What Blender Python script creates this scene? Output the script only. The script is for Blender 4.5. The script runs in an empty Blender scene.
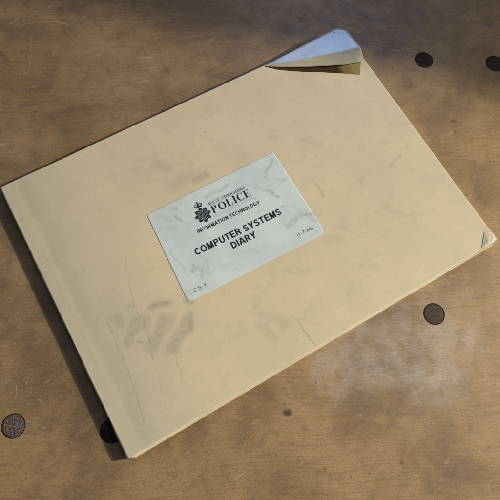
import bpy, bmesh, math, random
import numpy as np
from mathutils import Vector, Matrix, noise as mnoise
random.seed(7)
MM = 0.001
scn = bpy.context.scene
COL = scn.collection

# ------------------------------------------------------------------ helpers
def link_mesh(name, verts, faces, mat=None, parent=None, smooth=False, scale=MM):
    me = bpy.data.meshes.new(name)
    me.from_pydata([(x*scale, y*scale, z*scale) for x, y, z in verts], [], faces)
    me.update()
    o = bpy.data.objects.new(name, me)
    COL.objects.link(o)
    if mat: me.materials.append(mat)
    if parent: o.parent = parent
    if smooth:
        for p in me.polygons: p.use_smooth = True
    return o

def from_bm(name, bm, mat, parent=None, smooth=False):
    me = bpy.data.meshes.new(name)
    bm.to_mesh(me); bm.free()
    o = bpy.data.objects.new(name, me)
    COL.objects.link(o)
    me.materials.append(mat)
    if parent: o.parent = parent
    if smooth:
        for p in me.polygons: p.use_smooth = True
    return o

def bake_mods(o):
    dg = bpy.context.evaluated_depsgraph_get()
    me = bpy.data.meshes.new_from_object(o.evaluated_get(dg))
    o.modifiers.clear()
    o.data = me
    return o

class NT:
    """small node-tree writer"""
    def __init__(s, nt): s.nt = nt
    def n(s, t, **k):
        nd = s.nt.nodes.new(t)
        for a, v in k.items(): setattr(nd, a, v)
        return nd
    def put(s, sock, v):
        if isinstance(v, bpy.types.NodeSocket): s.nt.links.new(v, sock)
        elif v is not None: sock.default_value = v
    def math(s, op, a, b=None, c=None, clamp=False):
        nd = s.n('ShaderNodeMath', operation=op, use_clamp=clamp)
        s.put(nd.inputs[0], a)
        if b is not None: s.put(nd.inputs[1], b)
        if c is not None: s.put(nd.inputs[2], c)
        return nd.outputs[0]
    def vmath(s, op, a, b=None, scale=None):
        nd = s.n('ShaderNodeVectorMath', operation=op)
        s.put(nd.inputs[0], a)
        if b is not None: s.put(nd.inputs[1], b)
        if scale is not None: s.put(nd.inputs['Scale'], scale)
        return nd.outputs['Value'] if op in ('LENGTH', 'DOT_PRODUCT', 'DISTANCE') else nd.outputs['Vector']
    def noise(s, vec, scale, detail=4, rough=0.55, dist=0.0, col=False):
        nd = s.n('ShaderNodeTexNoise')
        s.put(nd.inputs['Vector'], vec)
        nd.inputs['Scale'].default_value = scale
        nd.inputs['Detail'].default_value = detail
        nd.inputs['Roughness'].default_value = rough
        nd.inputs['Distortion'].default_value = dist
        return nd.outputs['Color' if col else 'Fac']
    def ramp(s, v, lo, hi, a=0.0, b=1.0, smooth=True):
        nd = s.n('ShaderNodeMapRange', interpolation_type='SMOOTHSTEP' if smooth else 'LINEAR')
        s.put(nd.inputs['Value'], v)
        s.put(nd.inputs['From Min'], lo); s.put(nd.inputs['From Max'], hi)
        s.put(nd.inputs['To Min'], a); s.put(nd.inputs['To Max'], b)
        return nd.outputs['Result']
    def mix(s, f, a, b, mode='MIX'):
        nd = s.n('ShaderNodeMix', data_type='RGBA', blend_type=mode)
        s.put(nd.inputs[0], f); s.put(nd.inputs[6], a); s.put(nd.inputs[7], b)
        return nd.outputs[2]
    def xyz(s, x=0.0, y=0.0, z=0.0):
        nd = s.n('ShaderNodeCombineXYZ')
        s.put(nd.inputs[0], x); s.put(nd.inputs[1], y); s.put(nd.inputs[2], z)
        return nd.outputs[0]
    def mapping(s, vec, loc=(0, 0, 0), rot=(0, 0, 0), scale=(1, 1, 1)):
        nd = s.n('ShaderNodeMapping')
        s.put(nd.inputs['Vector'], vec)
        nd.inputs['Location'].default_value = loc
        nd.inputs['Rotation'].default_value = rot
        nd.inputs['Scale'].default_value = scale
        return nd.outputs[0]

def capsule_group():
    g = bpy.data.node_groups.new('capsule_mask', 'ShaderNodeTree')
    I = g.interface
    for nm, t in (('P', 'NodeSocketVector'), ('A', 'NodeSocketVector'), ('B', 'NodeSocketVector'),
                  ('R', 'NodeSocketFloat'), ('Soft', 'NodeSocketFloat')):
        I.new_socket(nm, in_out='INPUT', socket_type=t)
    I.new_socket('Mask', in_out='OUTPUT', socket_type='NodeSocketFloat')
    t = NT(g)
    gi = t.n('NodeGroupInput'); go = t.n('NodeGroupOutput')
    P, A, B, R, S = [gi.outputs[i] for i in range(5)]
    pa = t.vmath('SUBTRACT', P, A); ba = t.vmath('SUBTRACT', B, A)
    h = t.math('DIVIDE', t.vmath('DOT_PRODUCT', pa, ba), t.vmath('DOT_PRODUCT', ba, ba), clamp=True)
    d = t.vmath('LENGTH', t.vmath('SUBTRACT', pa, t.vmath('SCALE', ba, scale=h)))
    inner = t.math('MULTIPLY', R, t.math('SUBTRACT', 1.0, S))
    g.links.new(t.ramp(d, inner, R, 1.0, 0.0), go.inputs[0])
    return g
CAP = capsule_group()

def capsules(t, P, segs):
    """segs: (ax, ay, bx, by, r, soft, strength) in mm -> max of the masks"""
    out = None
    for ax, ay, bx, by, r, soft, st in segs:
        nd = t.n('ShaderNodeGroup'); nd.node_tree = CAP
        t.put(nd.inputs[0], P)
        nd.inputs[1].default_value = (ax, ay, 0); nd.inputs[2].default_value = (bx + 1e-3, by, 0)
        nd.inputs[3].default_value = r; nd.inputs[4].default_value = soft
        m = t.math('MULTIPLY', nd.outputs[0], st)
        out = m if out is None else t.math('MAXIMUM', out, m)
    return out

def new_mat(name):
    m = bpy.data.materials.new(name); m.use_nodes = True
    t = NT(m.node_tree)
    b = m.node_tree.nodes['Principled BSDF']
    return m, t, b

def mm_coords(t, zflat=True):
    tc = t.n('ShaderNodeTexCoord')
    v = t.vmath('SCALE', tc.outputs['Object'], scale=1000.0)
    if zflat: v = t.vmath('MULTIPLY', v, (1, 1, 0))
    return v

def bump(t, b, h, dist, strength=1.0):
    nd = t.n('ShaderNodeBump')
    nd.inputs['Strength'].default_value = strength
    nd.inputs['Distance'].default_value = dist
    t.put(nd.inputs['Height'], h)
    t.put(b.inputs['Normal'], nd.outputs[0])

# ------------------------------------------------------------------ materials
GR = math.radians(-27.4)            # direction of the wood grain against the book's long edge

def wood_material():
    m, t, b = new_mat('worn_varnished_veneer')
    P = mm_coords(t)
    warp = t.vmath('SUBTRACT', t.noise(P, 0.006, 1, .4, col=True), (.5, .5, .5))
    Pw = t.vmath('ADD', P, t.vmath('SCALE', warp, scale=30))
    G = t.mapping(Pw, rot=(0, 0, -GR))                        # x runs along the grain
    fib = t.noise(t.mapping(G, scale=(.035, .9, 1)), 1.0, 6, .62)       # fibres
    fine = t.noise(t.mapping(G, scale=(.12, 3.2, 1)), 1.0, 4, .6)
    band = t.noise(t.mapping(G, scale=(.004, .05, 1)), 1.0, 4, .5, .4)
    cloud = t.noise(P, .012, 5, .6)
    mott = t.noise(P, .11, 5, .62)
    grit = t.noise(P, .9, 4, .7)
    base = t.mix(t.ramp(band, .3, .7), (.262, .168, .080, 1), (.168, .107, .054, 1))
    base = t.mix(t.ramp(cloud, .42, .62), base, (.335, .218, .108, 1))
    cloud2 = t.noise(t.vmath('ADD', P, (300, 80, 0)), .022, 6, .65, .5)
    base = t.mix(t.ramp(cloud2, .5, .68, 0, .36), base, (.15, .095, .055, 1))
    base = t.mix(t.ramp(fib, .46, .70, 0, .42), base, (.13, .075, .036, 1))
    base = t.mix(t.ramp(fine, .5, .78, 0, .24), base, (.50, .35, .20, 1))
    base = t.mix(t.ramp(mott, .50, .72, 0, .5), base, (.14, .09, .05, 1))
    base = t.mix(t.ramp(grit, .50, .70, 0, .6), base, (.12, .075, .04, 1))
    base = t.mix(t.ramp(grit, .46, .28, 0, .4), base, (.50, .36, .20, 1))
    pore = t.noise(t.mapping(G, scale=(.22, 2.6, 1)), 1.0, 3, .6)
    base = t.mix(t.ramp(pore, .60, .70, 0, .5), base, (.10, .062, .032, 1))
    # redder, greyer veneer at the near left, yellower to the right
    gx = t.n('ShaderNodeSeparateXYZ'); t.put(gx.inputs[0], G)
    red = t.ramp(t.math('ADD', gx.outputs[0], t.math('MULTIPLY', cloud, 120)), 250, 0)
    base = t.mix(t.math('MULTIPLY', red, .7), base, t.mix(1.0, base, (.80, .80, .90, 1), 'MULTIPLY'))
    yel = t.ramp(gx.outputs[0], 200, 400)
    base = t.mix(t.math('MULTIPLY', yel, .6), base, t.mix(1.0, base, (1.36, 1.23, .76, 1), 'MULTIPLY'))
    # dark specks and little knots
    vor = t.n('ShaderNodeTexVoronoi'); t.put(vor.inputs['Vector'], P); vor.inputs['Scale'].default_value = .085
    sp = t.ramp(vor.outputs['Distance'], .035, .10, 1, 0)
    sc = t.n('ShaderNodeSeparateColor'); t.put(sc.inputs[0], vor.outputs['Color'])
    sp = t.math('MULTIPLY', sp, t.ramp(sc.outputs[0], .55, .9))
    base = t.mix(t.math('MULTIPLY', sp, .75), base, (.07, .045, .03, 1))
    kn = capsules(t, t.vmath('ADD', P, t.vmath('SCALE', t.vmath('SUBTRACT', t.noise(P, .6, 2, col=True), (.5,.5,.5)), scale=3)),
                  [(101, -26, 103, -27, 2.9, .7, .95), (290, 90, 291, 89, 1.6, .6, .8), (331, 98, 333, 97, 1.5, .6, .7), (150, -90, 151, -90, 1.4, .6, .6)])
    base = t.mix(kn, base, (.075, .045, .03, 1))
    # rubbed varnish between the book and the plug, with pale glare painted in
    Pg = t.vmath('ADD', P, t.vmath('SCALE', t.vmath('SUBTRACT', t.noise(P, .05, 4, .6, col=True), (.5,.5,.5)), scale=60))
    rub_glare = capsules(t, Pg, [(172, 2, 225, -42, 34, .95, .75), (150, -22, 205, -58, 30, .95, .9), (236, -8, 250, -20, 20, .95, .3), (196, 8, 172, -40, 9, .9, .9)])
    rub_glare_streaks = t.math('MULTIPLY', rub_glare, t.ramp(fine, .38, .66))
    rub_glare_mix = t.math('ADD', t.math('MULTIPLY', rub_glare, .30), t.math('MULTIPLY', rub_glare_streaks, .42), clamp=True)
    rub_glare_mix = t.math('MULTIPLY', rub_glare_mix, t.ramp(mott, .62, .38, .45, 1))
    base = t.mix(rub_glare_mix, base, (.44, .40, .385, 1))
    # hairline scratches: thin level lines of stretched noise, three directions
    scr = None
    for k, (rot, s1, s2, off, th) in enumerate(((.35, .010, .10, 3, .006), (1.25, .014, .12, 17, .006), (2.4, .009, .11, 31, .005), (-.5, .02, .2, 57, .007), (1.9, .02, .24, 77, .007))):
        nn = t.noise(t.mapping(P, loc=(off, off * 2, 0), rot=(0, 0, rot), scale=(s1, s2, 1)), 1.0, 1.5, .4)
        ln = t.ramp(t.math('ABSOLUTE', t.math('SUBTRACT', nn, .5)), 0, th, 1, 0)
        gate = t.ramp(t.noise(t.mapping(P, loc=(off * 5, 9, 0)), .035, 3, .6), .54, .64)
        ln = t.math('MULTIPLY', ln, gate)
        scr = ln if scr is None else t.math('MAXIMUM', scr, ln)
    Pj = t.vmath('ADD', P, t.vmath('SCALE', t.vmath('SUBTRACT', t.noise(P, .07, 3, .6, col=True), (.5, .5, .5)), scale=7))
    S = [(67, 342, 87, 336, .9, .7, .7), (87, 336, 106, 320, .8, .7, .8), (74, 332, 55, 294, .55, .7, .8), (86, 334, 80, 318, .5, .6, .6),
         (12, 246, 25, 246, .7, .7, .9), (-43, 77, -50, 61, .55, .6, .8), (-37, 75, -34, 57, .55, .6, .8),
         (-47, 54, -38, 43, .55, .6, .6), (307, 191, 329, 175, .5, .6, .8), (329, 175, 350, 168, .6, .6, 1),
         (83, -3, 86, -8, .6, .6, .8), (98, 331, 162, 314, .3, .6, .5), (334, 146, 337, 122, .4, .6, .5),
         (30, 250, 52, 262, .35, .6, .6), (120, 290, 128, 262, .3, .6, .5), (150, -60, 190, -66, .4, .6, .4),
         (40, -22, 92, -9, .35, .6, .6), (20, -28, 60, -40, .4, .6, .5), (250, -70, 290, -92, .35, .6, .5),
         (180, 305, 232, 290, .3, .6, .5), (352, 80, 372, 96, .35, .6, .5), (40, 300, 60, 280, .3, .6, .5),
         (20, 225, 48, 236, .35, .6, .6), (8, 268, 34, 262, .35, .6, .5), (-30, 30, -8, 6, .4, .6, .5)]
    scr2 = capsules(t, Pj, S)
    scr = t.math('MAXIMUM', t.math('MULTIPLY', scr, .30), t.math('MULTIPLY', scr2, .48))
    scr = t.math('MULTIPLY', scr, t.ramp(t.noise(P, .5, 3, .6), .34, .56))
    base = t.mix(scr, base, (.60, .49, .37, 1))
    t.put(b.inputs['Base Color'], base)
    t.put(b.inputs['Roughness'], t.ramp(t.math('ADD', mott, t.math('MULTIPLY', rub_glare, .2)), .3, .9, .36, .62))
    b.inputs['Specular IOR Level'].default_value = .42
    h = t.math('ADD', t.math('MULTIPLY', fib, .6), t.math('MULTIPLY', grit, .35))
    bump(t, b, h, .00018, .6)
    return m

# grime, smudges and handling creases of the buff cover, in mm on the cover: ax, ay, bx, by, radius, softness, strength
SMUDGES = [
        (55, 80, 67, 75, 3.6, .8, .85), (60, 78, 66, 76, 2.6, .8, 1),
        (33, 85, 36, 79, 5.5, .9, .55), (40, 88, 43, 84, 4.5, .9, .4),
        (46, 76, 35, 65, 6.2, .75, .72), (49, 75, 47, 70, 4.5, .8, .6),
        (58, 66, 45, 53, 7.6, .7, .70), (63, 64, 58, 60, 5, .8, .5),
        (72, 57, 56, 45, 6.2, .65, .78), (75, 60, 71, 51, 4, .7, .7),
        (122, 145.5, 137, 145, 3.6, .8, .85), (131, 145.6, 138, 147.5, 3.4, .75, .8), (110, 153, 128, 151, 9, .95, .35),
        (108, 174, 112, 167, 6.5, .9, .55), (100, 168, 108, 172, 5, .9, .3),
        (76, 71, 79, 68, 3.0, .8, .7),
        (19, 205, 20, 140, 8, .7, .3), (20, 130, 20, 60, 8, .8, .25), (22, 60, 18, 8, 9, .8, .28), (50, 50, 30, 90, 16, .95, .18),
        (118, 40, 130, 22, 7, .95, .4), (112, 34, 117, 18, 5, .9, .4), (150, 55, 160, 48, 6, .95, .3),
        (188, 60, 196, 56, 4, .9, .3), (205, 100, 206, 92, 2.4, .9, .55), (245, 190, 244, 183, 2.4, .9, .45),
        (262, 84, 272, 92, 2.2, .9, .5), (210, 140, 224, 132, 5, .95, .3), (240, 60, 246, 54, 5, .95, .3), (196, 30, 206, 24, 5, .95, .25)]
CREASES = [
        (25.6, 84, 24.1, 45.5, .7, .9, .8), (24.1, 45.5, 18.8, 12.9, .7, .9, .7),
        (51, 108, 48.8, 99.8, .8, .9, .6), (48.8, 99.8, 44, 56.4, .6, .9, .8), (44, 56.4, 33.9, 14.7, .6, .9, .6), (36, 64, 40, 60, .9, .9, .8),
        (13, 204, 13, 10, .7, .95, .28), (27, 206, 27, 84, .6, .95, .22), (24, 160, 34, 150, .8, .9, .3),
        (138.2, 20.8, 139.5, .8, .6, .8, 1), (136, 30, 138.2, 20.8, .7, .9, .5),
        (51.4, 25, 55, 45, .6, .9, .7), (72, 52, 75, 60, .8, .9, .9), (56, 45, 60, 42, .6, .8, .5),
        (249, 186, 250, 178, .6, .9, .7), (232, 157, 236, 155, .6, .8, .5), (262, 84, 275, 93, .5, .9, .6), (297, 110, 285, 113, .5, .9, .4),
        (90, 160, 70, 190, .6, .9, .25), (204, 60, 230, 40, .6, .9, .25), (8, 150, 8, 60, .8, .9, .4), (60, 130, 52, 108, .6, .9, .35)]

def jitter(X, Y, freq, amp, seed):
    """cheap smooth vector noise from a few turned sines"""
    rs = np.random.default_rng(seed); jx = np.zeros_like(X); jy = np.zeros_like(X)
    for k in range(9):
        f = freq*(1.55**(k % 5)); a = amp/(1.45**(k % 5))
        th, p1, p2, th2 = rs.uniform(0, 6.283, 4)
        jx += a*np.sin(f*(X*np.cos(th)+Y*np.sin(th))+p1+1.3*np.sin(f*.6*(Y*np.cos(th)-X*np.sin(th))+p2))
        jy += a*np.sin(f*(X*np.cos(th2)+Y*np.sin(th2))+p2+1.3*np.sin(f*.6*(Y*np.cos(th2)-X*np.sin(th2))+p1))
    return X+jx*.45, Y+jy*.45

def seg_mask(X, Y, segs):
    out = np.zeros_like(X)
    for ax, ay, bx, by, r, soft, st in segs:
        dx, dy = bx-ax+1e-6, by-ay
        h = np.clip(((X-ax)*dx+(Y-ay)*dy)/(dx*dx+dy*dy), 0, 1)
        d = np.hypot(X-ax-dx*h, Y-ay-dy*h)
        q = np.clip((r-d)/(r*soft), 0, 1)
        out = np.maximum(out, st*q*q*(3-2*q))
    return out

def add_masks(o, **masks):
    n = len(o.data.vertices); c = np.empty(n*3); o.data.vertices.foreach_get('co', c)
    X, Y = c[0::3]*1000, c[1::3]*1000
    for nm, (segs, jf, ja, sd) in masks.items():
        JX, JY = jitter(X, Y, jf, ja, sd)
        a = o.data.attributes.new(nm, 'FLOAT', 'POINT')
        a.data.foreach_set('value', seg_mask(JX, JY, segs).astype(np.float32))

def attr(t, nm):
    nd = t.n('ShaderNodeAttribute'); nd.attribute_name = nm
    return nd.outputs['Fac']

def cover_material(name='buff_laminated_card', film=False):
    m, t, b = new_mat(name)
    P = mm_coords(t)
    smudge, crease = attr(t, 'smudge'), attr(t, 'crease')
    cloud = t.noise(P, .014, 5, .6)
    mott = t.noise(P, .07, 6, .65)
    fibre = t.noise(P, 1.6, 4, .7)
    base = t.mix(t.ramp(cloud, .3, .7), (.595, .497, .350, 1), (.54, .462, .328, 1))
    sx = t.n('ShaderNodeSeparateXYZ'); t.put(sx.inputs[0], P)
    # handled, greyer card toward the spine
    spine = t.ramp(t.math('ADD', sx.outputs[0], t.math('MULTIPLY', t.math('SUBTRACT', mott, .5), 60)), 75, 5)
    base = t.mix(t.math('MULTIPLY', spine, .6), base, (.41, .38, .30, 1))
    base = t.mix(t.ramp(mott, .5, .8, 0, .42), base, (.36, .315, .23, 1))
    base = t.mix(t.ramp(mott, .48, .22, 0, .3), base, (.64, .505, .36, 1))
    tex = t.ramp(t.noise(P, .35, 4, .6), .35, .7, .55, 1)
    base = t.mix(t.math('MULTIPLY', t.math('MULTIPLY', smudge, t.ramp(t.noise(P, .28, 5, .6), .3, .6, .55, 1)), .56), base, (.215, .20, .145, 1))
    base = t.mix(t.math('MULTIPLY', t.math('MULTIPLY', crease, t.ramp(t.noise(P, .16, 4, .6), .38, .58)), .6), base, (.22, .20, .15, 1))
    base = t.mix(t.ramp(fibre, .5, .72, 0, .22), base, (.40, .33, .22, 1))
    base = t.mix(t.ramp(fibre, .45, .28, 0, .22), base, (.70, .61, .45, 1))
    base = t.mix(t.ramp(t.noise(P, .22, 5, .7), .52, .72, 0, .25), base, (.36, .32, .23, 1))
    # specks
    vor = t.n('ShaderNodeTexVoronoi'); t.put(vor.inputs['Vector'], P); vor.inputs['Scale'].default_value = .055
    sp = t.ramp(vor.outputs['Distance'], .018, .045, 1, 0)
    sc = t.n('ShaderNodeSeparateColor'); t.put(sc.inputs[0], vor.outputs['Color'])
    sp = t.math('MULTIPLY', sp, t.ramp(sc.outputs[1], .7, .95))
    base = t.mix(t.math('MULTIPLY', sp, .6), base, (.16, .12, .07, 1))
    # rubbed pale edge along the outline of the board
    ex = t.math('MINIMUM', t.math('SUBTRACT', 297, sx.outputs[0]), t.math('MINIMUM', sx.outputs[1], t.math('SUBTRACT', 210, sx.outputs[1])))
    ex = t.math('MINIMUM', ex, t.math('ADD', sx.outputs[0], .6))
    edge = t.math('MULTIPLY', t.ramp(ex, .2, 1.5, 1, 0), t.ramp(t.noise(P, .18, 4, .6), .35, .65))
    base = t.mix(t.math('MULTIPLY', edge, .55), base, (.70, .64, .50, 1))
    t.put(b.inputs['Base Color'], base)
    t.put(b.inputs['Roughness'], t.ramp(t.math('ADD', mott, t.math('MULTIPLY', smudge, .3)), .3, 1.0, .42, .62))
    b.inputs['Specular IOR Level'].default_value = .35
    bump(t, b, t.noise(P, .3, 5, .65), .0003, .2)
    return m

def film_material():
    m, t, b = new_mat('glossy_laminate_film')
    P = mm_coords(t)
    n1 = t.noise(P, .12, 4, .6)
    t.put(b.inputs['Base Color'], t.mix(t.ramp(n1, .35, .7), (.33, .33, .33, 1), (.27, .28, .29, 1)))
    t.put(b.inputs['Roughness'], t.ramp(n1, .3, .7, .13, .2))
    b.inputs['IOR'].default_value = 2.0
    cr = capsules(t, t.vmath('ADD', P, t.vmath('SCALE', t.vmath('SUBTRACT', t.noise(P, .3, 2, col=True), (.5,.5,.5)), scale=2)),
                  [(287, 209, 293, 204, .32, .9, .7), (293, 204, 297, 203.5, .3, .9, .6), (289, 210, 294, 208, .25, .9, .6), (256, 209.3, 261, 208.6, .25, .9, .4)])
    bump(t, b, t.math('SUBTRACT', t.math('MULTIPLY', t.noise(P, .05, 2, .5), .5), cr), .0006, .45)
    return m

def silver_material():
    m, t, b = new_mat('split_white_film')
    P = mm_coords(t)
    t.put(b.inputs['Base Color'], t.mix(t.ramp(t.noise(P, .5, 3, .6), .4, .6), (.68, .60, .46, 1), (.60, .52, .38, 1)))
    b.inputs['Roughness'].default_value = .38
    b.inputs['IOR'].default_value = 1.45
    return m

LABEL_DIRT = [
        (172.5, 125.6, 186, 135, 1.9, .7, .8), (179.9, 120.6, 184, 116, 1.5, .7, .6),
        (163.6, 122.5, 166, 117, 2.4, .8, .5), (166.5, 116, 172, 111.5, 1.5, .7, .8), (171, 111.6, 173.4, 107, 1.7, .6, 1),
        (168, 84, 182, 87, 4.2, .85, .7), (182, 87, 190, 82, 2.2, .8, .8), (186, 80, 189, 76, 2.4, .8, .6),
        (94.5, 92, 92, 87, 1.2, .8, 1), (96, 88, 101, 82, 4.5, .9, .5), (100, 86, 95, 80, 1.4, .8, .9), (104, 90, 103, 80, 3.4, .95, .4),
        (127, 132, 145, 132.4, 2.4, .5, .6),
        (100.9, 130.6, 103, 124, 1.3, .7, .8), (99, 137, 105, 134, 1.3, .7, .6), (88, 126, 96, 122, 3, .95, .35),
        (150, 128, 160, 124, 2.5, .9, .4), (126, 116, 158, 115, 1.9, .8, .5), (126, 126.5, 156, 125.5, 2.0, .8, .4), (147, 119, 152, 116, 3, .9, .45),
        (141, 108, 143, 106, 1, .8, .5), (86, 110, 88, 90, 2.2, .95, .35), (82, 78, 84, 74, 2.5, .9, .55), (171, 98, 175, 97, 1.6, .9, .6),
        (112, 80, 124, 74, 4, .95, .25), (154, 104, 158, 102, 1.6, .8, .4), (136, 82, 140, 78, 2, .9, .4), (90, 136, 96, 130, 3, .95, .3)]

def label_material():
    m, t, b = new_mat('scuffed_pale_label_paper')
    P = mm_coords(t)
    base = t.mix(t.ramp(t.noise(P, .035, 5, .6), .35, .65), (.555, .625, .645, 1), (.49, .56, .585, 1))
    base = t.mix(t.ramp(t.noise(P, .2, 5, .65), .5, .8, 0, .35), base, (.37, .42, .43, 1))
    dirt = attr(t, 'dirt')
    tx = t.ramp(t.noise(P, .4, 6, .7), .34, .62, .25, 1)
    base = t.mix(t.math('MULTIPLY', t.math('MULTIPLY', dirt, tx), .58), base, (.20, .235, .235, 1))
    t.put(b.inputs['Base Color'], base)
    b.inputs['Roughness'].default_value = .5
    b.inputs['Specular IOR Level'].default_value = .35
    bump(t, b, t.noise(P, .3, 4, .6), .0002, .35)
    return m

def ink_material(name, col, amt):
    """printing ink with worn specks"""
    m, t, b = new_mat(name)
    P = mm_coords(t)
    w = t.ramp(t.noise(P, .9, 4, .7), .5, .72, 0, amt)
    t.put(b.inputs['Base Color'], t.mix(w, (*col, 1), (.30, .35, .37, 1)))
    b.inputs['Roughness'].default_value = .6; b.inputs['Specular IOR Level'].default_value = .2
    return m

def pages_material():
    m, t, b = new_mat('page_edges')
    tc = t.n('ShaderNodeTexCoord')
    v = t.vmath('SCALE', tc.outputs['Object'], scale=1000.0)
    lay = t.noise(t.mapping(v, scale=(.01, .01, 5)), 1.0, 3, .6)
    t.put(b.inputs['Base Color'], t.mix(t.ramp(lay, .35, .65), (.66, .58, .44, 1), (.44, .36, .25, 1)))
    b.inputs['Roughness'].default_value = .8
    bump(t, b, lay, .0002, .6)
    return m

def back_material():
    m, t, b = new_mat('back_board')
    P = mm_coords(t)
    t.put(b.inputs['Base Color'], t.mix(t.noise(P, .2, 4, .6), (.62, .54, .41, 1), (.48, .40, .28, 1)))
    b.inputs['Roughness'].default_value = .6
    return m

def plug_material(name, c1, c2, lo, hi):
    m, t, b = new_mat(name)
    P = mm_coords(t)
    n1 = t.noise(P, .55, 5, .75); n2 = t.noise(P, 1.4, 3, .7)
    sx = t.n('ShaderNodeSeparateXYZ'); t.put(sx.inputs[0], P)
    r = t.vmath('LENGTH', P)
    f = t.ramp(t.math('ADD', t.math('MULTIPLY', n1, .6), t.math('MULTIPLY', n2, .4)), lo, hi)
    rim = t.ramp(r, 5.4, 7.2)
    c = t.mix(f, (*c1, 1), (*c2, 1))
    c = t.mix(t.math('MULTIPLY', rim, .8), c, (*c1, 1))
    t.put(b.inputs['Base Color'], c)
    b.inputs['Roughness'].default_value = .7; b.inputs['Specular IOR Level'].default_value = .15
    bump(t, b, n1, .0006, .8)
    return m

M_WOOD = wood_material(); M_COVER = cover_material(); M_FILM = film_material(); M_SILV = silver_material()
def strip_material():
    m, t, b = new_mat('shade_grey_strip')
    P = mm_coords(t); sx = t.n('ShaderNodeSeparateXYZ'); t.put(sx.inputs[0], P)
    c = t.mix(t.ramp(sx.outputs[0], 250, 292), (.42, .37, .255, 1), (.27, .26, .22, 1))  # shade painted into the strip, greyer toward the right
    t.put(b.inputs['Base Color'], t.mix(t.ramp(t.noise(P, .2, 4, .6), .4, .7, 0, .3), c, (.24, .235, .21, 1)))
    b.inputs['Roughness'].default_value = .62; b.inputs['Specular IOR Level'].default_value = .3
    return m
M_STRIP = strip_material()
M_LABEL = label_material(); M_PAGES = pages_material(); M_BACK = back_material()
M_INK = ink_material('black_ink', (.008, .010, .013), .16)
M_INK2 = ink_material('faded_ink', (.03, .038, .045), .45)
M_GHOST = ink_material('pale_smear', (.33, .385, .40), .6)
M_PALE = ink_material('pale_print', (.20, .24, .26), .3)

# ------------------------------------------------------------------ table
HOLES = [(-55.1, 54.5, 'speckled'), (226.6, -21.5, 'brown'), (-2.0, 20.5, 'black'), (345.3, 155.9, 'black'), (396.5, 124.7, 'black')]
HR = 7.75
def build_table():
    root = bpy.data.objects.new('wooden_table', None); COL.objects.link(root)
    root['label'] = 'scratched brown varnished wooden table lying under the buff diary'
    root['category'] = 'table'
    bm = bmesh.new()
    R = Matrix.Rotation(GR, 4, 'Z')
    bmesh.ops.create_cube(bm, size=1.0, matrix=Matrix.Translation((.18, .11, -.0125)) @ R @ Matrix.Diagonal((1.3, .9, .025, 1)))
    bmesh.ops.bevel(bm, geom=bm.edges[:], offset=.003, segments=3, affect='EDGES')
    top = from_bm('table_top', bm, M_WOOD, root)
    bc = bmesh.new()
    for x, y, _ in HOLES:
        bmesh.ops.create_cone(bc, cap_ends=True, segments=64, radius1=HR*MM, radius2=HR*MM, depth=.010,
                              matrix=Matrix.Translation((x*MM, y*MM, 0)))
    cut = from_bm('cutter', bc, M_WOOD)
    md = top.modifiers.new('b', 'BOOLEAN'); md.object = cut; md.operation = 'DIFFERENCE'; md.solver = 'EXACT'
    bake_mods(top)
    bpy.data.objects.remove(cut)
    mats = {'speckled': plug_material('speckled_plug', (.055, .042, .036), (.24, .20, .18), .46, .62),
            'brown': plug_material('brown_plug', (.058, .042, .032), (.17, .13, .10), .5, .68),
            'black': plug_material('black_plug', (.026, .019, .014), (.075, .056, .042), .5, .7)}
    labs = {'speckled': 'grey speckled plug', 'brown': 'dark brown plug', 'black': 'black plug'}
    for x, y, k in HOLES:
        bm = bmesh.new()
        rings = [(HR-.10, -4.5), (HR-.16, -.65), (HR-.55, -.30), (HR-1.6, -.22), (4.0, -.2), (2.0, -.18)]
        N = 56; vs = []
        for r, z in rings:
            row = []
            for i in range(N):
                a = 2*math.pi*i/N
                rr = r - .12 + (.30 if z > -1 else .1)*mnoise.noise(Vector((math.cos(a)*2+x, math.sin(a)*2, r)))
                zz = z + (.10*mnoise.noise(Vector((rr*math.cos(a)*.6, rr*math.sin(a)*.6, x))) if z > -1 else 0)
                row.append(bm.verts.new((rr*math.cos(a)*MM, rr*math.sin(a)*MM, zz*MM)))
            vs.append(row)
        for a, b_ in zip(vs, vs[1:]):
            for i in range(N): bm.faces.new((a[i], a[(i+1) % N], b_[(i+1) % N], b_[i]))
        bm.faces.new(vs[-1])
        bm.normal_update()
        o = from_bm('wood_plug', bm, mats[k], root, True)
        o.location = (x*MM, y*MM, 0)
        o['label'] = labs[k]
build_table()

# ------------------------------------------------------------------ book
book = bpy.data.objects.new('diary', None); COL.objects.link(book)
book['label'] = 'buff landscape diary with dog-eared corner and pale blue label on the wooden table'
book['category'] = 'book'
TH = 6.0        # thickness of the closed book

def lin(a, b, n): return [a + (b-a)*i/n for i in range(n+1)]
def warp_z(x, y):
    """gentle unevenness of the closed cover"""
    v = .22*mnoise.noise(Vector((x*.018, y*.018, 1.3))) + .10*mnoise.noise(Vector((x*.05, y*.05, 7)))
    v -= .06*math.exp(-((x-13)/3)**2)                       # hinge groove by the spine
    return v

def corner_round(x, y, r, x0=0., x1=297., y0=0., y1=210.):
    cx = x1-r if x > x1-r else None
    cy = y0+r if y < y0+r else (y1-r if y > y1-r else None)
    if cx is not None and cy is not None:
        d = math.hypot(x-cx, y-cy); m = max(abs(x-cx), abs(y-cy))
        if d > 1e-9:
            k = m/d; return cx+(x-cx)*k, cy+(y-cy)*k
    return x, y

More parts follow.
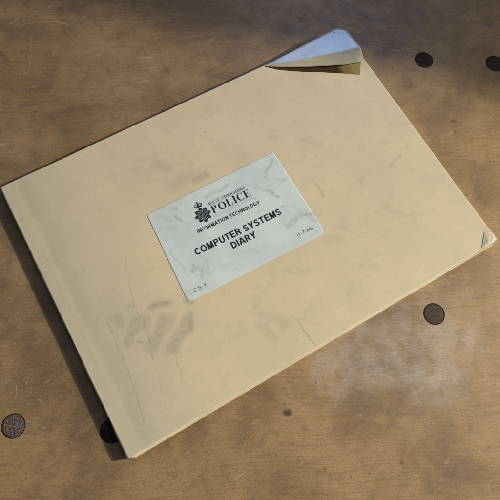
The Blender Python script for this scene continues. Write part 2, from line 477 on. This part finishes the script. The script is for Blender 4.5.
def build_cover():
    R = TH/2; RX = 1.35
    prof = []
    for i in range(11):
        a = math.radians(268 - i*178/10)
        prof.append((RX + RX*math.cos(a), R + (R)*math.sin(a), 0))
    xs = lin(1.9, 292.9, 504) + lin(293.2, 297, 14)
    ys = lin(0, 3, 10) + lin(3.4, 206.6, 350) + lin(207, 210, 10)
    pts = [(x, z, 0) for x, z, _ in prof] + [(x, TH, 1) for x in xs]
    V, F = [], []
    ny = len(ys)
    for x, z, top in pts:
        for y in ys:
            X, Y, Z = x, y, z
            if top:
                Z += warp_z(x, y)
                X, Y = corner_round(x, y, 2.6)
                # the bottom right tip curls up a little
                d = ((x-286.8) + (11.5-y)*0 - (y-4.5)*.95)       # distance past the crease
                d = ((x-286.8)*.69 - (y-4.5)*.72)
                if d > 0: Z += .04*d + .004*d*d
                # the card under the turned corner sags a little
                dd = (x-297 + (y-176)*2.1)
                wx = .22*mnoise.noise(Vector((x*.03, 3, 0))) + .12*mnoise.noise(Vector((x*.16, 3, 0)))
                if y < 2 or y > 208: Y += wx
                if x > 295: X += .25*mnoise.noise(Vector((5, y*.03, 0))) + .14*mnoise.noise(Vector((5, y*.16, 0)))
            else:
                Z = max(Z, .05)
                t_ = min(y, 210-y)
                if t_ < 2.5: X += (1-math.sqrt(max(0, 1-(1-t_/2.5)**2)))*.8*max(0, (RX-x)/RX)   # softened ends of the spine
                X += (.55*mnoise.noise(Vector((1, y*.035, z*.1))) + .25*mnoise.noise(Vector((1, y*.2, z*.3))))*max(0, (RX-x)/RX)
            V.append((X, Y, Z))
    for i in range(len(pts)-1):
        for j in range(ny-1):
            a = i*ny+j
            F.append((a, a+ny, a+ny+1, a+1))
    o = link_mesh('front_cover', V, F, M_COVER, book, True)
    o['label'] = 'stained buff laminated cover'
    # the creases are pressed into the card
    n = len(o.data.vertices); c = np.empty(n*3); o.data.vertices.foreach_get('co', c)
    JX, JY = jitter(c[0::3]*1000, c[1::3]*1000, .16, .6, 5)
    wide = [(a, b_, c_, d, r*1.8, .95, s_) for a, b_, c_, d, r, so, s_ in CREASES]
    c[2::3] -= seg_mask(JX, JY, wide)*.00003*(c[2::3] > .0045)
    o.data.vertices.foreach_set('co', c)
    md = o.modifiers.new('s', 'SOLIDIFY'); md.thickness = .00045; md.offset = -1
    bake_mods(o)
    add_masks(o, smudge=(SMUDGES, .09, 2.6, 3), crease=(CREASES, .16, .6, 5))
    for p in o.data.polygons: p.use_smooth = True
    return o
build_cover()

def slab(name, x0, x1, y0, y1, z0, z1, mat, r=1.2, wob=0.0, seed=0):
    """rectangular slab with rounded corners and slightly uneven sides"""
    out = []
    n = 60
    def edge(ax, ay, bx, by, k):
        for i in range(k):
            out.append((ax+(bx-ax)*i/k, ay+(by-ay)*i/k))
    edge(x0+r, y0, x1-r, y0, n)
    for a in range(-90, 0, 15): out.append((x1-r+r*math.cos(math.radians(a)), y0+r+r*math.sin(math.radians(a))))
    edge(x1, y0+r, x1, y1-r, n)
    for a in range(0, 90, 15): out.append((x1-r+r*math.cos(math.radians(a)), y1-r+r*math.sin(math.radians(a))))
    edge(x1-r, y1, x0+r, y1, n)
    edge(x0, y1-r, x0, y0+r, n)
    w = [(x + wob*mnoise.noise(Vector((x*.04, y*.04, seed))), y + wob*mnoise.noise(Vector((x*.04, y*.04, seed+9)))) for x, y in out]
    N = len(w)
    V = [(x, y, z0) for x, y in w] + [(x, y, z1) for x, y in w]
    F = [tuple(range(N-1, -1, -1)), tuple(range(N, 2*N))] + [(i, (i+1) % N, N+(i+1) % N, N+i) for i in range(N)]
    return link_mesh(name, V, F, mat, book)
slab('page_block', 2.2, 295.2, -.75, 208.6, .62, 5.1, M_PAGES, wob=.25, seed=2)
slab('back_cover', 2.0, 296.4, -1.5, 209.0, .04, .58, M_BACK, 2.0, wob=.3, seed=5)

# turned-up, re-flattened corner: a sheet hinged on the top edge, ridged across, its near edge standing off the cover
def flap():
    nu, nv = 56, 26
    A = Vector((222.0, 209.4, TH+.15))
    def lerp(a, b, t): return a + (b-a)*t
    FOLD = [(0, A), (.93, Vector((291.6, 211.4, TH+3.6))), (1, Vector((297.6, 205.4, TH+3.7)))]
    RIDG = [(0, A), (1, Vector((297.6, 184.8, TH+4.3)))]
    FREE = [(0, A - Vector((0, .4, 0))), (.2, Vector((235.6, 200.4, TH+.9))), (.42, Vector((249.6, 192.8, TH+1.3))), (.62, Vector((264.1, 185.6, TH+1.8))), (.82, Vector((279.0, 178.9, TH+2.0))), (.93, Vector((290.4, 176.0, TH+1.2))), (1, Vector((296.9, 177.8, TH+.25)))]
    def cur(K, u):
        for (a, p), (b, q) in zip(K, K[1:]):
            if u <= b + 1e-9:
                return lerp(p, q, (u-a)/(b-a))
        return K[-1][1]
    V, F = [], []
    for i in range(nu+1):
        u = i/nu
        f, r, e = cur(FOLD, u), cur(RIDG, u), cur(FREE, u)
        base = Vector((f.x, min(f.y, 209.9), TH))           # root of the fold on the cover's edge
        if u > .93:
            k = (u-.93)/.07
            base = Vector((297.0 - .2*k, 209.5-4.0*k, TH+.1))
        row = []
        hgt = f.z-TH
        row.append(base)
        for j in range(1, 5):                               # rounded turn from the edge up to the top of the fold
            a = math.radians(90*j/5)
            out = .16*hgt*math.sin(math.radians(180*j/5))
            row.append(Vector((f.x, f.y + out, TH + hgt*math.sin(a))) if u < .93 else base.lerp(f, j/5))
        n1 = 11
        for j in range(n1+1):
            s = j/n1
            p = lerp(f, r, s)
            p.z += .12*math.sin(math.pi*s)*u
            row.append(p)
        n2 = 8
        for j in range(1, n2+1):
            s = j/n2
            p = lerp(r, e, s)
            row.append(p)
        for p in row:
            q = p.copy()
            k = min(1, hgt/3)
            q.z += k*.03*mnoise.noise(Vector((p.x*.22, p.y*.22, 4)))
            V.append(tuple(q))
    m = 5+12+8
    for i in range(nu):
        for j in range(m-1):
            a = i*m+j
            F.append((a, a+1, a+m+1, a+m))
    o = link_mesh('turned_corner', V, F, M_FILM, book, False)
    o.data.materials.append(M_STRIP)
    for k, p in enumerate(o.data.polygons): p.material_index = 1 if (k % (m-1)) >= 16 else 0
    o['label'] = 'shiny blue reflecting dog-eared corner'
    md = o.modifiers.new('s', 'SOLIDIFY'); md.thickness = .00032; md.offset = -1
    bake_mods(o)
    for p in o.data.polygons: p.use_smooth = True
    return o
flap()

# brown patch beside the turned corner, its left darkened to paint the flap's shadow
def flap_shade_patch():
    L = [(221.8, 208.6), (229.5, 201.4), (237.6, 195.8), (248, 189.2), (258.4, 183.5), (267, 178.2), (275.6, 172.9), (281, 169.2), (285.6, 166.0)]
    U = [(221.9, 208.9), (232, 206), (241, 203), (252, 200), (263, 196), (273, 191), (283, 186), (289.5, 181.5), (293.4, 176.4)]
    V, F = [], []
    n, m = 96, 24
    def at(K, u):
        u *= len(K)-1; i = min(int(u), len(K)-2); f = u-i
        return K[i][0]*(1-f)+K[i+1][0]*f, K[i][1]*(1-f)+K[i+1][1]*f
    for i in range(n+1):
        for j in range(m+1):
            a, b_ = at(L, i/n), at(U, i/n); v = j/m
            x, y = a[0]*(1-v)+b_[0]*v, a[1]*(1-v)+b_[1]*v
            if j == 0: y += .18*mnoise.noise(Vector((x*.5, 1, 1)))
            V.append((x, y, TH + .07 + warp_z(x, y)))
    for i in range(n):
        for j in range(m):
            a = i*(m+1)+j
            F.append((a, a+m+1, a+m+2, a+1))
    mt, t, b = new_mat('flap_shade_brown')
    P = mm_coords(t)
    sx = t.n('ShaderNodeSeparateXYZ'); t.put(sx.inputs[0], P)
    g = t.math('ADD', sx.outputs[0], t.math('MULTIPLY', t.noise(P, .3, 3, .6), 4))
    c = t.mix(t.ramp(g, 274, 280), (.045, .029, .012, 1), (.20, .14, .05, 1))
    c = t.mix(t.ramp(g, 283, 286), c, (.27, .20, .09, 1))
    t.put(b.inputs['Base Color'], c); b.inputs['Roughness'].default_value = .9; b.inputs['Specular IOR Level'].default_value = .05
    o = link_mesh('flap_shade_patch', V, F, mt, book, True)
    o['label'] = 'dark brown painted shadow under the dog-eared corner'
flap_shade_patch()

# split film at the bottom right tip: two small crumpled leaves
def tip_film():
    def zc(x, y):
        d = ((x-286.8)*.69 - (y-4.5)*.72)
        return TH + warp_z(x, y) + (max(0, d)*.04 + max(0, d)**2*.004)
    nu, nv = 22, 14
    V, F = [], []
    for i in range(nu+1):
        for j in range(nv+1):
            u, v = i/nu, j/nv
            a = Vector((282.2, .25)).lerp(Vector((292.6, 10.2)), u)     # crease line
            b = Vector((283.6, .0)).lerp(Vector((296.9, 9.0)), u)
            tipc = Vector((297.3, -.1))
            q = Vector((287, -.15)).lerp(Vector((297.15, 6.0)), u)
            b = q.lerp(tipc, .75*math.sin(math.pi*u))
            p = a.lerp(b, v)
            z = zc(p.x, p.y) - .03 + .15*min(1, v*2.2) + .5*math.sin(math.pi*min(1, v*1.2))**2*math.sin(math.pi*u) + 1.1*v*abs(mnoise.noise(Vector((p.x*.28, p.y*.28, 2)))) + .45*math.exp(-((v-.62-.2*u)/.07)**2)*math.sin(math.pi*u)
            V.append((p.x, p.y, z))
    m = nv+1
    for i in range(nu):
        for j in range(nv):
            a = i*m+j
            F.append((a, a+m, a+m+1, a+1))
    o = link_mesh('split_film', V, F, M_SILV, book, True)
    o['label'] = 'crinkled silvery film at the bottom right tip'
    md = o.modifiers.new('s', 'SOLIDIFY'); md.thickness = .00012; md.offset = -1
    bake_mods(o)
tip_film()

# ------------------------------------------------------------------ label
LZ = TH + .10
def build_label():
    C = [(79.4, 69.6), (189.2, 66.3), (188.8, 140.3), (83.2, 140.4)]
    nx, ny = 220, 150
    V, F = [], []
    for i in range(nx+1):
        for j in range(ny+1):
            u, v = i/nx, j/ny
            x = (C[0][0]*(1-u)+C[1][0]*u)*(1-v) + (C[3][0]*(1-u)+C[2][0]*u)*v
            y = (C[0][1]*(1-u)+C[1][1]*u)*(1-v) + (C[3][1]*(1-u)+C[2][1]*u)*v
            # knocked lower corners
            d = math.hypot(x-189.2, y-66.3)
            if d < 5: x -= (5-d)*.22; y += (5-d)*.18
            d = math.hypot(x-79.4, y-69.6)
            if d < 4: x += (4-d)*.3; y += (4-d)*.15
            if j in (0, ny): y += .13*mnoise.noise(Vector((x*.25, 3, j)))
            if i in (0, nx): x += .13*mnoise.noise(Vector((3, y*.25, i)))
            V.append((x, y, TH + .09 + warp_z(x, y)))
    m = ny+1
    for i in range(nx):
        for j in range(ny):
            a = i*m+j
            F.append((a, a+m, a+m+1, a+1))
    o = link_mesh('paper_label', V, F, M_LABEL, book, True)
    o['label'] = 'pale blue printed label with scuffs'
    md = o.modifiers.new('s', 'SOLIDIFY'); md.thickness = .00007; md.offset = -1
    bake_mods(o)
    add_masks(o, dirt=(LABEL_DIRT, .3, .8, 8))
    for p in o.data.polygons: p.use_smooth = True
    return o
LAB = build_label()

def drape(o, dz=.04):
    """lay a flat print onto the slightly uneven label (vertices already in metres)"""
    bm = bmesh.new(); bm.from_mesh(o.data)
    bmesh.ops.triangulate(bm, faces=bm.faces[:])
    for v in bm.verts:
        v.co.z = v.co.z + (TH + .09 + dz + warp_z(v.co.x*1000, v.co.y*1000))*MM
    bm.to_mesh(o.data); bm.free()

# small serif alphabet: strokes in a box of height 1; ('r',x0,y0,x1,y1) bar, ('d',x0,y0,x1,y1,w) diagonal (horizontal width w),
# ('a',cx,cy,rx,ry,thick_x,thick_y,a0,a1) arc with thick sides
def serif(x, w=.30, y=0, up=True):
    h = .055
    return [('r', x-w/2, y if up else y-h, x+w/2, y+h if up else y)]
T_, t_ = .20, .06
def stem(x, s=.36): return [('r', x-T_/2, 0, x+T_/2, 1)] + serif(x, s, 0) + serif(x, s, 1, False)
GL = {
 'P': (.78, stem(.20) + [('a', .36, .735, .33, .265, .19, .055, -90, 90), ('r', .2, .945, .36, 1), ('r', .2, .47, .36, .525)]),
 'O': (.98, [('a', .49, .5, .44, .52, .20, .06, 0, 360)]),
 'L': (.78, stem(.20) + [('r', .2, 0, .70, .06), ('d', .60, .02, .72, .28, .06)]),
 'I': (.42, stem(.21)),
 'C': (.86, [('a', .49, .5, .44, .52, .20, .06, 48, 312), ('r', .74, .66, .80, 1.0)]),
 'E': (.80, stem(.20) + [('r', .2, 0, .68, .06), ('d', .60, .02, .74, .28, .06), ('r', .2, .94, .68, 1), ('r', .62, .74, .68, 1), ('r', .2, .49, .52, .545), ('r', .48, .38, .53, .66)]),
 'W': (1.15, [('d', .30, 0, .10, 1, .17), ('d', .30, 0, .52, 1, .06), ('d', .76, 0, .52, 1, .17), ('d', .78, 0, 1.02, 1, .06)] + serif(.12, .3, 1, False) + serif(.53, .25, 1, False) + serif(1.02, .24, 1, False)),
 'S': (.66, [('a', .33, .74, .24, .28, .15, .08, 20, 270), ('a', .33, .27, .26, .29, .16, .08, -160, 90)]),
 'T': (.82, [('r', .31, 0, .51, 1)] + serif(.41, .4, 0) + [('r', .05, .94, .77, 1), ('r', .05, .72, .10, 1), ('r', .72, .72, .77, 1)]),
 'Y': (.88, [('r', .34, 0, .54, .5), ('d', .42, .45, .16, 1, .18), ('d', .48, .45, .74, 1, .06)] + serif(.44, .4, 0) + serif(.17, .32, 1, False) + serif(.74, .26, 1, False)),
 'R': (.88, stem(.20) + [('a', .36, .75, .30, .25, .18, .055, -90, 90), ('r', .2, .945, .36, 1), ('r', .2, .50, .36, .555), ('d', .72, 0, .42, .52, .20)] + serif(.78, .2, 0)),
 'K': (.90, stem(.20) + [('d', .28, .40, .70, 1, .07), ('d', .70, 0, .42, .60, .20)] + serif(.74, .3, 0) + serif(.70, .28, 1, False)),
 'H': (.98, stem(.20) + stem(.76) + [('r', .2, .48, .76, .54)]),
 ' ': (.40, []),
}
def sans(tx, ty):
    st = ('r', .08, 0, .08+tx, 1)
    k = tx/.19
    C = ('a', .48, .5, .44, .51, tx, ty, 44, 316)
    P = [st, ('a', .46, .70, .36, .30, tx, ty, -90, 90), ('r', .08+tx, 1-ty, .46, 1), ('r', .08+tx, .40, .46, .40+ty)]
    bar = .5-ty/2
    S = [('a', .43, .715, .35, .295, tx, ty, 12, 270), ('a', .43, .285, .37, .295, tx, ty, -168, 90)]
    return {
     'C': (.93, [C]), 'O': (1.0, [('a', .5, .5, .46, .51, tx, ty, 0, 360)]),
     'M': (1.06, [st, ('r', .98-tx, 0, .98, 1), ('d', .53, 0, .08+tx*.6, 1, tx*1.1), ('d', .53, 0, .98-tx*.6, 1, tx*1.1)]),
     'P': (.88, P), 'U': (.94, [('r', .08, .35, .08+tx, 1), ('r', .86-tx, .35, .86, 1), ('a', .47, .37, .39, .38, tx, ty, 180, 360)]),
     'T': (.82, [('r', .41-tx/2, 0, .41+tx/2, 1), ('r', .02, 1-ty, .80, 1)]),
     'E': (.84, [st, ('r', .08+tx, 0, .79, ty), ('r', .08+tx, 1-ty, .78, 1), ('r', .08+tx, bar, .73, bar+ty)]),
     'R': (.95, P + [('d', .86-tx/2, 0, .56, .44, tx*1.1)]), 'S': (.87, S),
     'Y': (.90, [('r', .45-tx/2, 0, .45+tx/2, .45), ('d', .45, .38, .13, 1, tx*1.15), ('d', .45, .38, .77, 1, tx*1.15)]),
     'D': (.95, [st, ('a', .45, .5, .44, .5, tx, ty, -90, 90), ('r', .08+tx, 1-ty, .45, 1), ('r', .08+tx, 0, .45, ty)]),
     'I': (.17+tx, [st]),
     'A': (.96, [('d', .12, 0, .43, 1, tx*1.05), ('d', .84, 0, .53, 1, tx*1.05), ('r', .25, .22, .71, .22+ty*.9)]),
     'N': (.96, [st, ('r', .88-tx, 0, .88, 1), ('d', .88-tx*.6, 0, .08+tx*.6, 1, tx*1.15)]),
     'F': (.78, [st, ('r', .08+tx, 1-ty, .75, 1), ('r', .08+tx, bar, .68, bar+ty)]),
     'H': (.94, [st, ('r', .86-tx, 0, .86, 1), ('r', .08+tx, bar, .86-tx, bar+ty)]),
     'L': (.76, [st, ('r', .08+tx, 0, .73, ty)]),
     'G': (1.0, [('a', .49, .5, .45, .51, tx, ty, 44, 325), ('r', .52, .53-ty, .91, .53), ('r', .91-tx*.75, 0.03, .91, .5)]),
     '.': (.30, [('r', .07, 0, .07+tx, tx)]), ' ': (.36, []),
     '1': (.58, [('r', .42-tx, 0, .42, 1), ('d', .12, .70, .34, .92, tx*.9)]),
     '(': (.40, [('a', .52, .42, .42, .66, tx*.8, ty*.8, 122, 238)]), ')': (.40, [('a', -.12, .42, .42, .66, tx*.8, ty*.8, -58, 58)]),
     '-': (.46, [('r', .06, .36, .40, .36+ty)]), '7': (.68, [('r', .05, 1-ty, .63, 1), ('d', .22, 0, .54, .9, tx)]),
     '8': (.70, [('a', .35, .74, .26, .27, tx, ty, 0, 360), ('a', .35, .28, .30, .29, tx, ty, 0, 360)]),
     '6': (.70, [('a', .35, .32, .30, .33, tx, ty, 0, 360), ('a', .47, .42, .42, .59, tx, ty, 92, 200)]),
    }

def serif_text(name, s, x, y, width, cap, mat, rot=0.0, gap=.03, label=None, GL=GL):
    adv = sum(GL[c][0]+gap for c in s)-gap
    sx = width/adv; sy = cap
    bm = bmesh.new(); cx = 0; layer = 0
    c_, q_ = math.cos(rot), math.sin(rot)
    def V(px, py):
        X, Y = px*sx, py*sy
        return bm.verts.new(((x + X*c_ - Y*q_)*MM, (y + X*q_ + Y*c_)*MM, layer*2.5e-6))
    for ch in s:
        w, st = GL[ch]
        for p in st:
            layer = (layer+1) % 8
            if p[0] == 'r':
                _, a, b, c, d = p
                bm.faces.new([V(cx+a, b), V(cx+c, b), V(cx+c, d), V(cx+a, d)])
            elif p[0] == 'd':
                _, a, b, c, d, ww = p
                bm.faces.new([V(cx+a-ww/2, b), V(cx+a+ww/2, b), V(cx+c+ww/2, d), V(cx+c-ww/2, d)])
            else:
                _, ox, oy, rx, ry, tx, ty, a0, a1 = p
                n = 28; pr = None
                for i in range(n+1):
                    a = math.radians(a0+(a1-a0)*i/n)
                    o_ = V(cx+ox+rx*math.cos(a), oy+ry*math.sin(a)); i_ = V(cx+ox+(rx-tx)*math.cos(a), oy+(ry-ty)*math.sin(a))
                    if pr: bm.faces.new([pr[0], o_, i_, pr[1]])
                    pr = (o_, i_)
        cx += w+gap
    for f in bm.faces:
        f.normal_update()
        if f.normal.z < 0: f.normal_flip()
    o = from_bm(name, bm, mat, LAB)
    drape(o)
    if label: o['label'] = label
    return o

TILT = math.radians(-1.9)
BOLD, REG = sans(.225, .185), sans(.135, .115)
serif_text('lettering', 'COMPUTER SYSTEMS', 99.9, 96.1, 69.6, 5.1, M_INK, TILT, .01, 'COMPUTER SYSTEMS', BOLD)
serif_text('lettering', 'DIARY', 124.6, 87.9, 20.0, 5.1, M_INK, TILT, .01, 'DIARY', BOLD)
serif_text('lettering', 'INFORMATION TECHNOLOGY', 108.6, 110.1, 50.8, 2.85, M_INK, TILT, .04, 'INFORMATION TECHNOLOGY', BOLD)
serif_text('lettering', 'C.S. 1', 86.5, 73.6, 9.6, 2.4, M_INK, TILT, .04, 'C.S. 1', REG)
serif_text('lettering', '(1-7-86)', 170.0, 73.2, 13.4, 2.5, M_INK2, TILT, .04, '(1-7-86)', REG)
serif_text('lettering', 'POLICE', 125.6, 118.0, 31.6, 6.0, M_INK, TILT, .05, 'POLICE')
serif_text('lettering', 'WEST YORKSHIRE', 125.9, 125.0, 30.0, 2.3, M_INK2, TILT, .10, 'WEST YORKSHIRE')

def crest(cx, cy, r, rot):
    def poly(bm, pts, z):
        vs = [bm.verts.new((x*MM, y*MM, z*MM)) for x, y in pts]
        f = bm.faces.new(vs); f.normal_update()
        if f.normal.z < 0: f.normal_flip()
    c_, s_ = math.cos(rot), math.sin(rot)
    def W(x, y): return (cx + (x*c_-y*s_)*r, cy + (x*s_+y*c_)*r)
    def circ(rad, n=48, ox=0, oy=0): return [W(ox+rad*math.cos(2*math.pi*i/n), oy+rad*math.sin(2*math.pi*i/n)) for i in range(n)]
    def ring(bm, r0, r1, z, n=48, ox=0, oy=0):
        a, b = circ(r0, n, ox, oy), circ(r1, n, ox, oy)
        for i in range(n): poly(bm, [a[i], a[(i+1) % n], b[(i+1) % n], b[i]], z)
    # dark plate: eight-pointed star with a rose centre
    bm = bmesh.new()
    star = []
    for i in range(16):
        a = math.radians(90 + i*22.5); rr = 1.0 if i % 2 == 0 else .74
        if i % 2 == 0:
            star += [W(rr*math.cos(a+.10), rr*math.sin(a+.10)), W(rr*1.03*math.cos(a), rr*1.03*math.sin(a)), W(rr*math.cos(a-.10), rr*math.sin(a-.10))][::-1]
        else:
            star.append(W(rr*math.cos(a), rr*math.sin(a)))
    poly(bm, star, 0)
    # crown: band, two outer arches, ball and cross
    def arc(ox, oy, rx, ry, a0, a1, w, z, n=14):
        pr = None
        for i in range(n+1):
            a = math.radians(a0+(a1-a0)*i/n)
            p = W(ox+rx*math.cos(a), oy+ry*math.sin(a)); q = W(ox+(rx-w)*math.cos(a), oy+(ry-w)*math.sin(a))
            if pr: poly(bm, [pr[0], p, q, pr[1]], z)
            pr = (p, q)
    poly(bm, [W(-.38, 1.06), W(.38, 1.06), W(.42, 1.20), W(-.42, 1.20)], 0.003)
    arc(-.24, 1.36, .27, .22, -20, 215, .10, .006); arc(.24, 1.36, .27, .22, -35, 200, .10, .009)
    poly(bm, [W(-.06, 1.18), W(.06, 1.18), W(.06, 1.62), W(-.06, 1.62)], .012)
    poly(bm, circ(.085, 16, 0, 1.62), .015)
    poly(bm, [W(-.04, 1.6), W(.04, 1.6), W(.05, 1.86), W(-.05, 1.86)], .018)
    poly(bm, [W(-.13, 1.72), W(.13, 1.72), W(.13, 1.78), W(-.13, 1.78)], .021)
    for k in (-.30, -.1, .1, .30): poly(bm, circ(.075, 12, k, 1.27), .024 + abs(k)*.01)
    o = from_bm('police_crest', bm, M_INK, LAB); drape(o)
    o['label'] = 'black eight-pointed star crest under a crown'
    # lighter detail printed over it
    bm = bmesh.new()
    ring(bm, .60, .66, 0); ring(bm, .36, .41, .003)
    for i in range(22):                                     # lettering-like ticks round the ring
        a = 2*math.pi*i/22; da = .075 + .03*((i*7) % 3)
        p = [W(rr*math.cos(b), rr*math.sin(b)) for rr, b in ((.45, a), (.56, a), (.56, a+da), (.45, a+da))]
        poly(bm, p, .006)
    for i in range(5):
        a = 2*math.pi*i/5 + math.pi/2
        ring(bm, .075, .11, .009+.002*i, 12, .17*math.cos(a), .17*math.sin(a))
    for i in range(16):
        a = 2*math.pi*i/16
        poly(bm, [W(.70*math.cos(a-.015), .70*math.sin(a-.015)), W(.88*math.cos(a), .88*math.sin(a)) if i % 2 == 0 else W(.74*math.cos(a), .74*math.sin(a)), W(.70*math.cos(a+.015), .70*math.sin(a+.015))], .02)
    o2 = from_bm('crest_ring', bm, M_PALE, LAB); drape(o2, .07)
crest(118.6, 121.0, 6.0, TILT)

# ------------------------------------------------------------------ lights
def aim(o, tgt):
    d = Vector(tgt) - o.location
    o.rotation_euler = d.to_track_quat('-Z', 'Y').to_euler()

w = bpy.data.worlds.new('World'); scn.world = w; w.use_nodes = True
bg = w.node_tree.nodes['Background']
bg.inputs[0].default_value = (.50, .54, .61, 1); bg.inputs[1].default_value = .175

# low lamp from the right; its cone ends across the far side of the table
k = bpy.data.lights.new('key_lamp', 'SPOT'); k.energy = 255; k.color = (1.0, .912, .715)
k.spot_size = math.radians(64); k.spot_blend = .01; k.shadow_soft_size = .018
ko = bpy.data.objects.new('key_lamp', k); COL.objects.link(ko)
# where the lit cone stops on the table top, at the right-hand and at the far side
E1, E2 = Vector((.3875, .088, 0)), Vector((.236, .236, 0))
ko.location = Vector((.20, .06, 0)) + Vector((.91, -.40, .54)).normalized()*2.3
d1, d2 = (E1-ko.location).normalized(), (E2-ko.location).normalized()
nrm = (d1-d2).normalized()
ax = (Vector((-.14, -.42, 0))-ko.location).normalized()
ax = (ax - nrm*ax.dot(nrm)).normalized()
k.spot_size = 2*math.acos(ax.dot(d1))
ko.rotation_euler = ax.to_track_quat('-Z', 'Y').to_euler()
k2 = k.copy(); k2.energy = 180; k2.shadow_soft_size = .28; k2.spot_blend = .1
ko2 = bpy.data.objects.new('soft_key_lamp', k2); COL.objects.link(ko2)
ko2.location = ko.location; ko2.rotation_euler = ko.rotation_euler

def area(name, loc, tgt, sx, sy, e, col):
    a = bpy.data.lights.new(name, 'AREA'); a.shape = 'RECTANGLE'; a.size = sx; a.size_y = sy; a.energy = e; a.color = col
    o = bpy.data.objects.new(name, a); COL.objects.link(o); o.location = loc; aim(o, tgt); return o
c0 = Vector((.285, .198, .011))
area('added_corner_blue_lamp', c0 + Vector((.434, .480, .761))*1.15, c0, .44, .36, 1.7, (.27, .50, 1.0))  # unseen blue lamp, added for the turned corner to mirror
area('overhead_light', Vector((.205, -.055, 0)) + Vector((.34, -.14, .93))*1.3, (.2, .05, 0), .32, .32, 1.3, (.86, .90, 1.0))

# ------------------------------------------------------------------ camera
cam = bpy.data.cameras.new('camera'); co = bpy.data.objects.new('camera', cam); COL.objects.link(co)
M = Matrix(((0.8667746651775311, 0.46490111947120943, -0.18046780577325341),
            (-0.4967915277948916, 0.8365664057576934, -0.23098663741947928),
            (0.04358735731165515, 0.28986824225767954, 0.9560735036650436)))
R4 = M.to_4x4()
co.matrix_world = Matrix.Translation((0.07139057, -0.00014015, 0.34351742)) @ R4
cam.sensor_width = 36; cam.lens = 35.777
cam.clip_start = .01; cam.clip_end = 20
cam.dof.use_dof = False
scn.camera = co

scn.view_settings.view_transform = 'Standard'; scn.view_settings.look = 'None'
scn.view_settings.exposure = 0; scn.view_settings.gamma = 1
scn.render.engine = 'CYCLES'
scn.cycles.use_adaptive_sampling = True; scn.cycles.adaptive_threshold = .03
scn.cycles.max_bounces = 5; scn.cycles.diffuse_bounces = 3; scn.cycles.glossy_bounces = 2
